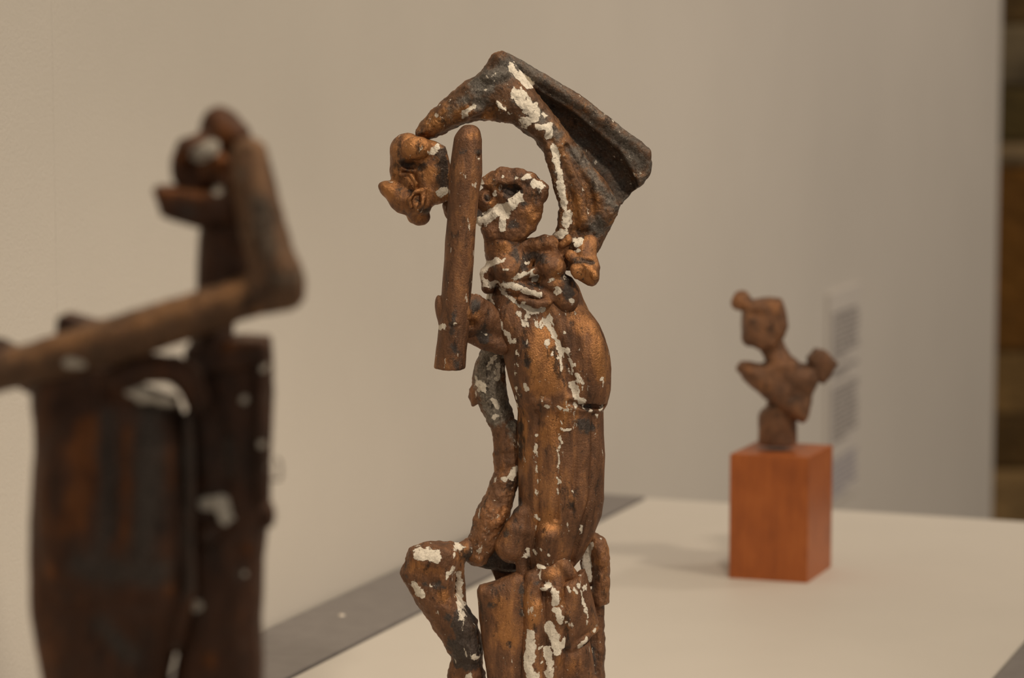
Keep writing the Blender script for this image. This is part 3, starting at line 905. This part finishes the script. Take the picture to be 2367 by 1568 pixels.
build_part(S, 'bent_leg', ops, C_MID, fig, seed=101, disp=(0.8, 0.55, 0.25),
           plaster=[([(967, 1274), (987, 1272), (1009, 1279)], 13), ([(1058, 1262), (1066, 1266)], 8), ([(957, 1346), (974, 1366)], 9), ([(998, 1348)], 6), ([(1061, 1328), (1061, 1378), (1068, 1422)], 8),
                    ([(1048, 1306), (1034, 1333)], 4), ([(1100, 1512)], 8), ([(1085, 1562)], 10), ([(1050, 1278)], 5)],
           grey=[([(985, 1344), (1030, 1350)], 8), ([(1100, 1292), (1180, 1306)], 30), ([(1115, 1240), (1130, 1262)], 10), ([(1070, 1430), (1085, 1520)], 30), ([(1050, 1480), (1060, 1530)], 16), ([(1040, 1420)], 8), ([(940, 1330)], 8)], polish=[([(960, 1300), (1010, 1315)], 14), ([(1025, 1370)], 16)])  # broad dark stroke under the hip is shade painted into the colour

# apron slabs and front column -----------------------------
ops = [(1, p_([(1101, 1364), (1107, 1352), (1150, 1342), (1192, 1322), (1212, 1328), (1226, 1360), (1226, 1600), (1228, 1835), (1135, 1835), (1132, 1600), (1118, 1500), (1107, 1430)], -62, 12, 9, 20, 50), 0),
       (-1, e_(1178, 1488, -98, 5, 8, 6), 3)]
build_part(S, 'front_slab', ops, C_MID, fig, seed=111, disp=(0.6, 0.3, 0.12), streak=0.4, polish=[([(1150, 1400), (1170, 1480)], 20)], grey=[([(1138, 1398)], 7), ([(1208, 1340), (1204, 1420)], 6), ([(1176, 1486)], 6)], pd=-80)
ops = [(1, c_([(1232, 1338, -72, 22), (1232, 1400, -80, 26), (1234, 1460, -80, 27), (1230, 1560, -78, 28), (1230, 1700, -76, 30), (1228, 1835, -70, 34)]), 0),
       (1, c_([(1280, 1335, -62, 26), (1282, 1400, -68, 30), (1280, 1470, -64, 32), (1275, 1560, -58, 34), (1272, 1700, -58, 36), (1270, 1830, -58, 36)]), 7),
       (1, e_(1256, 1322, -66, 22, 26, 20), 6), (1, c_([(1252, 1300, -58, 14), (1300, 1312, -56, 22), (1320, 1330, -50, 18)]), 8), (1, c_([(1256, 1358, -90, 8), (1274, 1366, -92, 8)]), 5),
       (1, e_(1285, 1382, -92, 14, 22, 12), 6), (1, e_(1292, 1422, -92, 15, 24, 12, -12), 6), (-1, c_([(1256, 1375, -104, 6), (1257, 1470, -104, 7), (1254, 1560, -100, 7)]), 5)]
build_part(S, 'front_column', ops, C_MID, fig, seed=121, disp=(0.6, 0.5, 0.2), streak=0.6,
           plaster=[([(1283, 1370), (1284, 1390)], 10), ([(1286, 1408), (1296, 1437)], 9), ([(1271, 1447), (1283, 1477), (1290, 1502)], 13), ([(1266, 1502), (1271, 1563)], 9),
                    ([(1296, 1494), (1310, 1484)], 8), ([(1227, 1465), (1227, 1502), (1222, 1539), (1232, 1561)], 12), ([(1251, 1311)], 9), ([(1258, 1360), (1268, 1352)], 7), ([(1219, 1310)], 5),
                    ([(1246, 1497), (1254, 1494)], 4), ([(1253, 1529)], 3)],
           grey=[([(1225, 1370)], 6), ([(1240, 1350)], 6)], polish=[([(1226, 1395), (1232, 1430)], 12), ([(1270, 1330)], 14), ([(1300, 1380)], 12), ([(1292, 1530)], 12)], pd=-90)
ops = [(1, p_([(1300, 1345), (1318, 1335), (1340, 1318), (1353, 1316), (1362, 1350), (1378, 1420), (1386, 1442), (1370, 1458), (1322, 1496), (1300, 1500), (1290, 1420)], -46, 12, 8, 22, 34, 0.35), 0),
       (1, c_([(1318, 1498, -70, 9), (1345, 1482, -66, 10), (1366, 1462, -52, 9), (1378, 1454, -40, 9)]), 5),
       (1, p_([(1284, 1500), (1300, 1490), (1364, 1480), (1376, 1560), (1400, 1580), (1392, 1835), (1290, 1835), (1282, 1600)], -40, 14, 8, 18, 34, 0.25), 6),
       (1, c_([(1300, 1330, -50, 16), (1330, 1345, -46, 14)]), 8)]
build_part(S, 'side_slab', ops, C_MID, fig, seed=131, disp=(0.6, 0.4, 0.16), streak=0.5,
           plaster=[([(1311, 1352), (1314, 1364)], 4), ([(1328, 1356), (1330, 1368)], 4), ([(1350, 1354), (1351, 1364)], 3), ([(1340, 1492), (1355, 1477)], 5), ([(1350, 1383), (1358, 1440)], 2),
                    ([(1372, 1460), (1380, 1452)], 4), ([(1306, 1436)], 4), ([(1308, 1335)], 4), ([(1336, 1348), (1348, 1380)], 1.5)],
           grey=[([(1345, 1488)], 5)], polish=[([(1300, 1450)], 14), ([(1320, 1545)], 18)], pd=-60)

# rear leg seen past the hip --------------------------------
ops = [(1, c_([(1366, 1240, 16, 14), (1380, 1256, 14, 20), (1390, 1295, 10, 21), (1390, 1340, 10, 20), (1388, 1388, 10, 20)], 1.3), 0),
       (1, c_([(1362, 1262, 16, 10), (1354, 1300, 16, 14), (1360, 1345, 16, 12)]), 5),
       (-1, p_([(1360, 1404), (1406, 1394), (1420, 1420), (1360, 1420)], 10, 60, 2), 3),
       (1, c_([(1384, 1400, 16, 13), (1382, 1480, 16, 16), (1380, 1560, 16, 18), (1376, 1700, 12, 24), (1368, 1830, 6, 30)], 1.4), 4), (1, c_([(1366, 1380, 10, 14), (1362, 1480, 6, 16), (1368, 1560, 4, 20)]), 6)]
build_part(S, 'rear_leg', ops, C_MID, fig, seed=141, disp=(0.7, 0.6, 0.25), plaster=[([(1360, 1262), (1353, 1299), (1360, 1335)], 11), ([(1360, 1510)], 5), ([(1365, 1545)], 5)],
           grey=[([(1362, 1500), (1368, 1560)], 10)], polish=[([(1392, 1300)], 8)], pd=0)

# foot plate below the frame
ops = [(1, p_([(1010, 1822), (1420, 1822), (1428, 1863.5), (1002, 1863.5)], -20, 150, 4), 0)]
foot = build_part(S, 'base_block', ops, C_MID, fig, h=1.2, seed=151, disp=(0.0, 0.0, 0.0))

# ------------------------------------------------------------------ near sculpture on the left: dark figure of pipe and bent sheet, hand to its chin
L_MAT = copper_mat('dark_patina_copper', 0.00030, (0.030, 0.014, 0.008), (0.120, 0.048, 0.021), (0.27, 0.098, 0.030), grey=(0.092, 0.078, 0.066), speck=0.74, tone=-0.04, gs=(-22, 26), metal=0.25)
L_ARM = copper_mat('brown_pipe_copper', 0.00030, (0.08, 0.045, 0.025), (0.235, 0.125, 0.065), (0.42, 0.22, 0.10), grey=(0.21, 0.165, 0.12), speck=0.78, gs=(-20, 24))
S = Statue(0.90, 350, 0.906)
seat = empty('dark_copper_figure', tuple(S.base))
tag(seat, 'dark brown metal figure of pipes and slabs holding a hand to its chin', 'sculpture')
c_, e_, l_, p_ = S.chain, S.ell, S.loft, S.poly
HL = 1.1
ops = [(1, c_([(578, 360, -110, 42), (588, 430, -120, 50), (604, 520, -130, 54), (632, 610, -140, 56), (644, 640, -142, 54)]), 0),
       (1, c_([(646, 652, -142, 52), (560, 690, -146, 48), (430, 735, -150, 52), (250, 792, -150, 54), (100, 832, -148, 48), (-60, 876, -146, 44), (-260, 925, -140, 44)]), 10),
       (1, p_([(600, 600), (690, 605), (702, 660), (700, 696), (680, 714), (588, 728), (560, 690)], -142, 44, 14), 12)]
build_part(S, 'folded_arm', ops, L_ARM, seat, h=HL, seed=201, disp=(0.5, 0.4, 0.1), streak=0.8, grey=[([(600, 470), (625, 580)], 22), ([(640, 640), (690, 640)], 16), ([(560, 400)], 14)],
           polish=[([(560, 665), (300, 745), (40, 815)], 18), ([(600, 722)], 12)], plaster=[([(165, 835), (190, 838)], 12)], pd=-150)
ops = [(1, e_(512, 300, -20, 50, 52, 48), 0), (1, e_(500, 272, -30, 28, 24, 30), 10), (1, e_(545, 315, -40, 34, 34, 34), 10),
       (1, c_([(478, 320, -50, 18), (432, 345, -60, 26), (412, 372, -60, 18), (418, 410, -50, 20), (440, 432, -40, 24)]), 8), (1, e_(490, 390, -20, 60, 50, 46), 10),
       (1, e_(510, 380, -70, 24, 28, 22), 6), (1, c_([(520, 420, -60, 28), (540, 470, -30, 40)]), 10), (1, c_([(470, 352, -66, 14), (500, 340, -66, 12)]), 5)]
build_part(S, 'head', ops, L_MAT, seat, h=HL, seed=211, disp=(0.6, 0.4, 0.1), plaster=[([(462, 358), (490, 340)], 20), ([(508, 436)], 12)],
           polish=[([(508, 378)], 22), ([(525, 310)], 22), ([(420, 360)], 12)], pd=-60)
ops = [(1, p_([(354, 430), (420, 428), (470, 438), (520, 436), (560, 470), (560, 520), (460, 526), (410, 512), (376, 498)], -40, 44, 12, 14, 30), 0)]
build_part(S, 'jaw', ops, L_MAT, seat, h=HL, seed=221, disp=(0.5, 0.4, 0.1), polish=[([(375, 440), (470, 450)], 14)], plaster=[([(506, 438)], 14)], grey=[([(440, 490)], 14)], pd=-60)
ops = [(1, l_([(480, 470, 610, -70, 70), (560, 458, 612, -76, 76), (640, 456, 606, -80, 80), (700, 456, 566, -80, 80), (740, 456, 540, -76, 76), (790, 456, 538, -76, 76), (830, 440, 560, -76, 76)], 2.6), 0)]
build_part(S, 'neck', ops, L_MAT, seat, h=HL, seed=231, disp=(0.6, 0.4, 0.1))
ops = [(1, p_([(138, 732), (150, 722), (205, 738), (260, 752), (290, 800), (285, 900), (130, 900)], 40, 60, 8), 0),
       (1, c_([(-80, 800, 90, 40), (0, 822, 80, 40), (80, 870, 60, 44)]), 14)]
build_part(S, 'shoulder', ops, L_MAT, seat, h=HL, seed=241, disp=(0.6, 0.4, 0.1))
ops = [(1, c_([(270, 880, -110, 34), (330, 850, -110, 36), (400, 852, -104, 32), (440, 880, -90, 34), (460, 930, -70, 30)]), 0),
       (1, p_([(430, 800), (520, 784), (620, 782), (624, 830), (560, 850), (480, 860), (450, 880)], -20, 60, 8), 8)]
build_part(S, 'chest_band', ops, L_MAT, seat, h=HL, seed=251, disp=(0.6, 0.4, 0.1), polish=[([(520, 795), (600, 786)], 10)])
slab = [(840, 85, 300, -84, 90), (900, 76, 330, -100, 96), (940, 78, 418, -118, 100), (988, 82, 432, -124, 104), (1032, 84, 442, -128, 106), (1198, 73, 446, -130, 108), (1364, 73, 444, -130, 108), (1403, 74, 436, -128, 106),
        (1475, 86, 414, -120, 104), (1563, 100, 392, -112, 100), (1800, 118, 400, -112, 100), (2400, 110, 420, -112, 104), (2930, 100, 430, -112, 104)]
ops = [(1, l_(slab, 3.0), 0), (-1, c_([(262, 960, -134, 16), (258, 1200, -140, 18), (262, 1380, -138, 14)]), 10), (-1, c_([(300, 950, -134, 10), (304, 1180, -142, 12), (300, 1340, -140, 10)]), 8),
       (1, c_([(436, 960, -80, 12), (440, 1150, -86, 14), (440, 1370, -86, 14), (405, 1500, -80, 14)]), 8), (1, e_(160, 1180, -110, 66, 190, 40), 30),
       (-1, c_([(90, 1420, -120, 10), (240, 1400, -136, 10), (400, 1400, -130, 10)]), 8), (1, c_([(285, 905, -100, 28), (340, 915, -104, 22), (400, 925, -104, 16)]), 10)]
build_part(S, 'front_slab', ops, L_MAT, seat, h=HL, seed=261, disp=(0.6, 0.4, 0.1), streak=0.3, plaster=[([(300, 890), (330, 915)], 20), ([(350, 922), (400, 930)], 10), ([(400, 1500)], 6)],
           grey=[([(252, 960), (250, 1230), (215, 1300)], 20), ([(345, 960), (345, 1180), (320, 1300)], 34), ([(190, 1310), (380, 1330)], 34), ([(425, 960), (432, 1380)], 18), ([(240, 1450), (300, 1520)], 24)],
           polish=[([(200, 990), (205, 1100), (160, 1215)], 30), ([(300, 1000), (298, 1300)], 14), ([(390, 1350)], 22), ([(395, 1050), (390, 1120)], 14), ([(120, 1320)], 14)], pd=-120)
ops = [(1, l_([(784, 440, 624, -50, 110), (860, 432, 627, -56, 112), (990, 430, 626, -60, 114), (1170, 430, 620, -60, 114), (1300, 430, 606, -60, 112), (1447, 420, 600, -60, 112), (1563, 400, 606, -60, 112),
               (1900, 380, 600, -60, 112), (2400, 380, 590, -60, 112), (2930, 380, 590, -60, 112)], 3.6), 0),
       (-1, c_([(470, 860, -70, 26), (500, 1000, -74, 24), (520, 1130, -70, 20)]), 12), (1, c_([(600, 800, -54, 14), (604, 1000, -60, 16), (604, 1150, -60, 16)]), 8), (1, e_(620, 1190, -10, 14, 34, 30), 8),
       (1, c_([(500, 1160, -62, 12), (520, 1210, -64, 14), (480, 1240, -66, 26)]), 8), (1, c_([(640, 1060, -20, 4), (650, 1080, -20, 5), (648, 1108, -20, 5), (628, 1110, -20, 5)]), 3)]
build_part(S, 'back_slab', ops, L_MAT, seat, h=HL, seed=271, disp=(0.7, 0.5, 0.15), streak=0.4,
           plaster=[([(474, 1166), (518, 1160), (522, 1195)], 16), ([(566, 925)], 9), ([(610, 850)], 8), ([(608, 1025)], 8), ([(455, 1400)], 14), ([(565, 1330)], 6), ([(625, 1080)], 8)],
           grey=[([(530, 1040), (535, 1090)], 16), ([(560, 1330)], 14)], polish=[([(455, 1120)], 18), ([(565, 1270)], 16), ([(480, 1530)], 20)], pd=-60)
b = S.pt(300, 2900)
zb0 = -S.u * 0
P0 = S.pt(40, 2895)
P1 = S.pt(640, 2895)
hx = (P1[0] - P0[0]) / 2000
cx = (P1[0] + P0[0]) / 2000
V, Fc = prism([(cx - hx, -0.03), (cx + hx, -0.03), (cx + hx, 0.03), (cx - hx, 0.03)], 0.0003, float(P0[2]) / 1000, 0.0015)
mesh_obj('base_block', V, Fc, L_MAT, seat)

# ------------------------------------------------------------------ far sculpture on the right: small bust on a wooden block
FLc, FRc, BRc = on_top(1685, 1337), on_top(1866, 1349), on_top(1921, 1311)
BLc = FLc + BRc - FRc
ctr = (FLc + BRc) / 2
zt1 = on_plane_y(1677, 1049, FLc[1])[2]
bust = empty('small_copper_bust', tuple(ctr))
tag(bust, 'small brown metal bust mounted on an orange wooden block', 'sculpture')
k = NT('stained_wood')
tc = k.n('ShaderNodeTexCoord').outputs['Object']
mp = k.n('ShaderNodeMapping')
mp.inputs['Scale'].default_value = (1, 1, 0.12)
k.l(tc, mp.inputs['Vector'])
g1 = k.noise(mp.outputs[0], 260, 5, 0.6)
g2 = k.noise(tc, 28, 3, 0.5)
k.l(k.ramp(k.math('ADD', k.math('MULTIPLY', g1, 0.5), k.math('MULTIPLY', g2, 0.5)), [(0.30, (0.26, 0.062, 0.010)), (0.52, (0.39, 0.102, 0.017)), (0.72, (0.48, 0.140, 0.028))]), k.b.inputs['Base Color'])
k.b.inputs['Roughness'].default_value = 0.42
k.bump(g1, 0.15, 0.0004)
V, Fc = prism([tuple((q - ctr)[:2]) for q in (FLc, FRc, BRc, BLc)], 0.0, zt1 - TOP, 0.0009)
mesh_obj('wooden_base', V, Fc, k.m, bust)['label'] = 'orange stained wooden block'
R_MAT = copper_mat('dull_copper', 0.00036, (0.06, 0.030, 0.016), (0.185, 0.088, 0.044), (0.33, 0.155, 0.07), speck=0.80, streak=0.8)
S = Statue(float(ctr[1]), 1800, 2.20)
S.base = ctr.copy()
c_, e_, l_, p_ = S.chain, S.ell, S.loft, S.poly
HR = 1.0
ped = float(S.pt(1797, 1036)[2])
ops = [(1, l_([(930, 1758, 1838, -42, 42), (950, 1753, 1842, -45, 45), (1010, 1752, 1842, -45, 45), (1027, 1753, 1842, -45, 45)], 2.0), 0),
       (-1, p_([(1700, 900), (1760, 900), (1775, 940), (1752, 958), (1700, 990)], 0, 90, 2), 6)]
q = build_part(S, 'pedestal', ops, R_MAT, bust, h=HR, seed=301, disp=(0.3, 0.3, 0.1), streak=0.5)
ops = [(1, p_([(1705, 850), (1714, 838), (1760, 842), (1786, 828), (1832, 826), (1852, 842), (1886, 846), (1890, 876), (1880, 902), (1864, 968), (1850, 976), (1832, 964), (1794, 936), (1718, 872)], -6, 34, 14, 18, 30), 0),
       (1, c_([(1722, 852, -26, 14), (1775, 890, -34, 26), (1840, 940, -30, 26)]), 14), (1, e_(1852, 880, -30, 34, 34, 28), 14), (-1, c_([(1800, 850, -66, 8), (1815, 880, -66, 8)]), 8)]
build_part(S, 'torso', ops, R_MAT, bust, h=HR, seed=311, disp=(0.6, 0.5, 0.15), polish=[([(1722, 850)], 10), ([(1876, 900)], 8), ([(1770, 890)], 8)], pd=-30)
ops = [(1, p_([(1866, 828), (1886, 806), (1908, 810), (1934, 838), (1918, 866), (1902, 886), (1884, 880), (1870, 856)], 0, 34, 8, 6, 24), 0)]
build_part(S, 'arm', ops, R_MAT, bust, h=HR, seed=321, disp=(0.4, 0.3, 0.1))
ops = [(1, c_([(1776, 780, -6, 30), (1790, 815, -10, 28), (1808, 850, -12, 32)]), 0), (1, e_(1800, 838, -36, 20, 14, 14), 8)]
build_part(S, 'neck', ops, R_MAT, bust, h=HR, seed=331, disp=(0.4, 0.4, 0.1))
ops = [(1, p_([(1720, 706), (1740, 694), (1770, 688), (1804, 690), (1814, 712), (1821, 752), (1812, 776), (1790, 800), (1750, 806), (1720, 786), (1714, 752)], -6, 38, 14, 14, 30), 0),
       (1, e_(1714, 697, -16, 23, 24, 24), 6), (1, e_(1733, 778, -20, 20, 24, 26), 10), (1, e_(1790, 704, -30, 20, 14, 20), 8), (-1, e_(1745, 728, -62, 22, 10, 14), 10), (1, e_(1735, 705, -30, 18, 12, 18), 6)]
build_part(S, 'head', ops, R_MAT, bust, h=HR, seed=341, disp=(0.6, 0.5, 0.15), polish=[([(1712, 692)], 10), ([(1790, 705)], 12)], pd=-30)
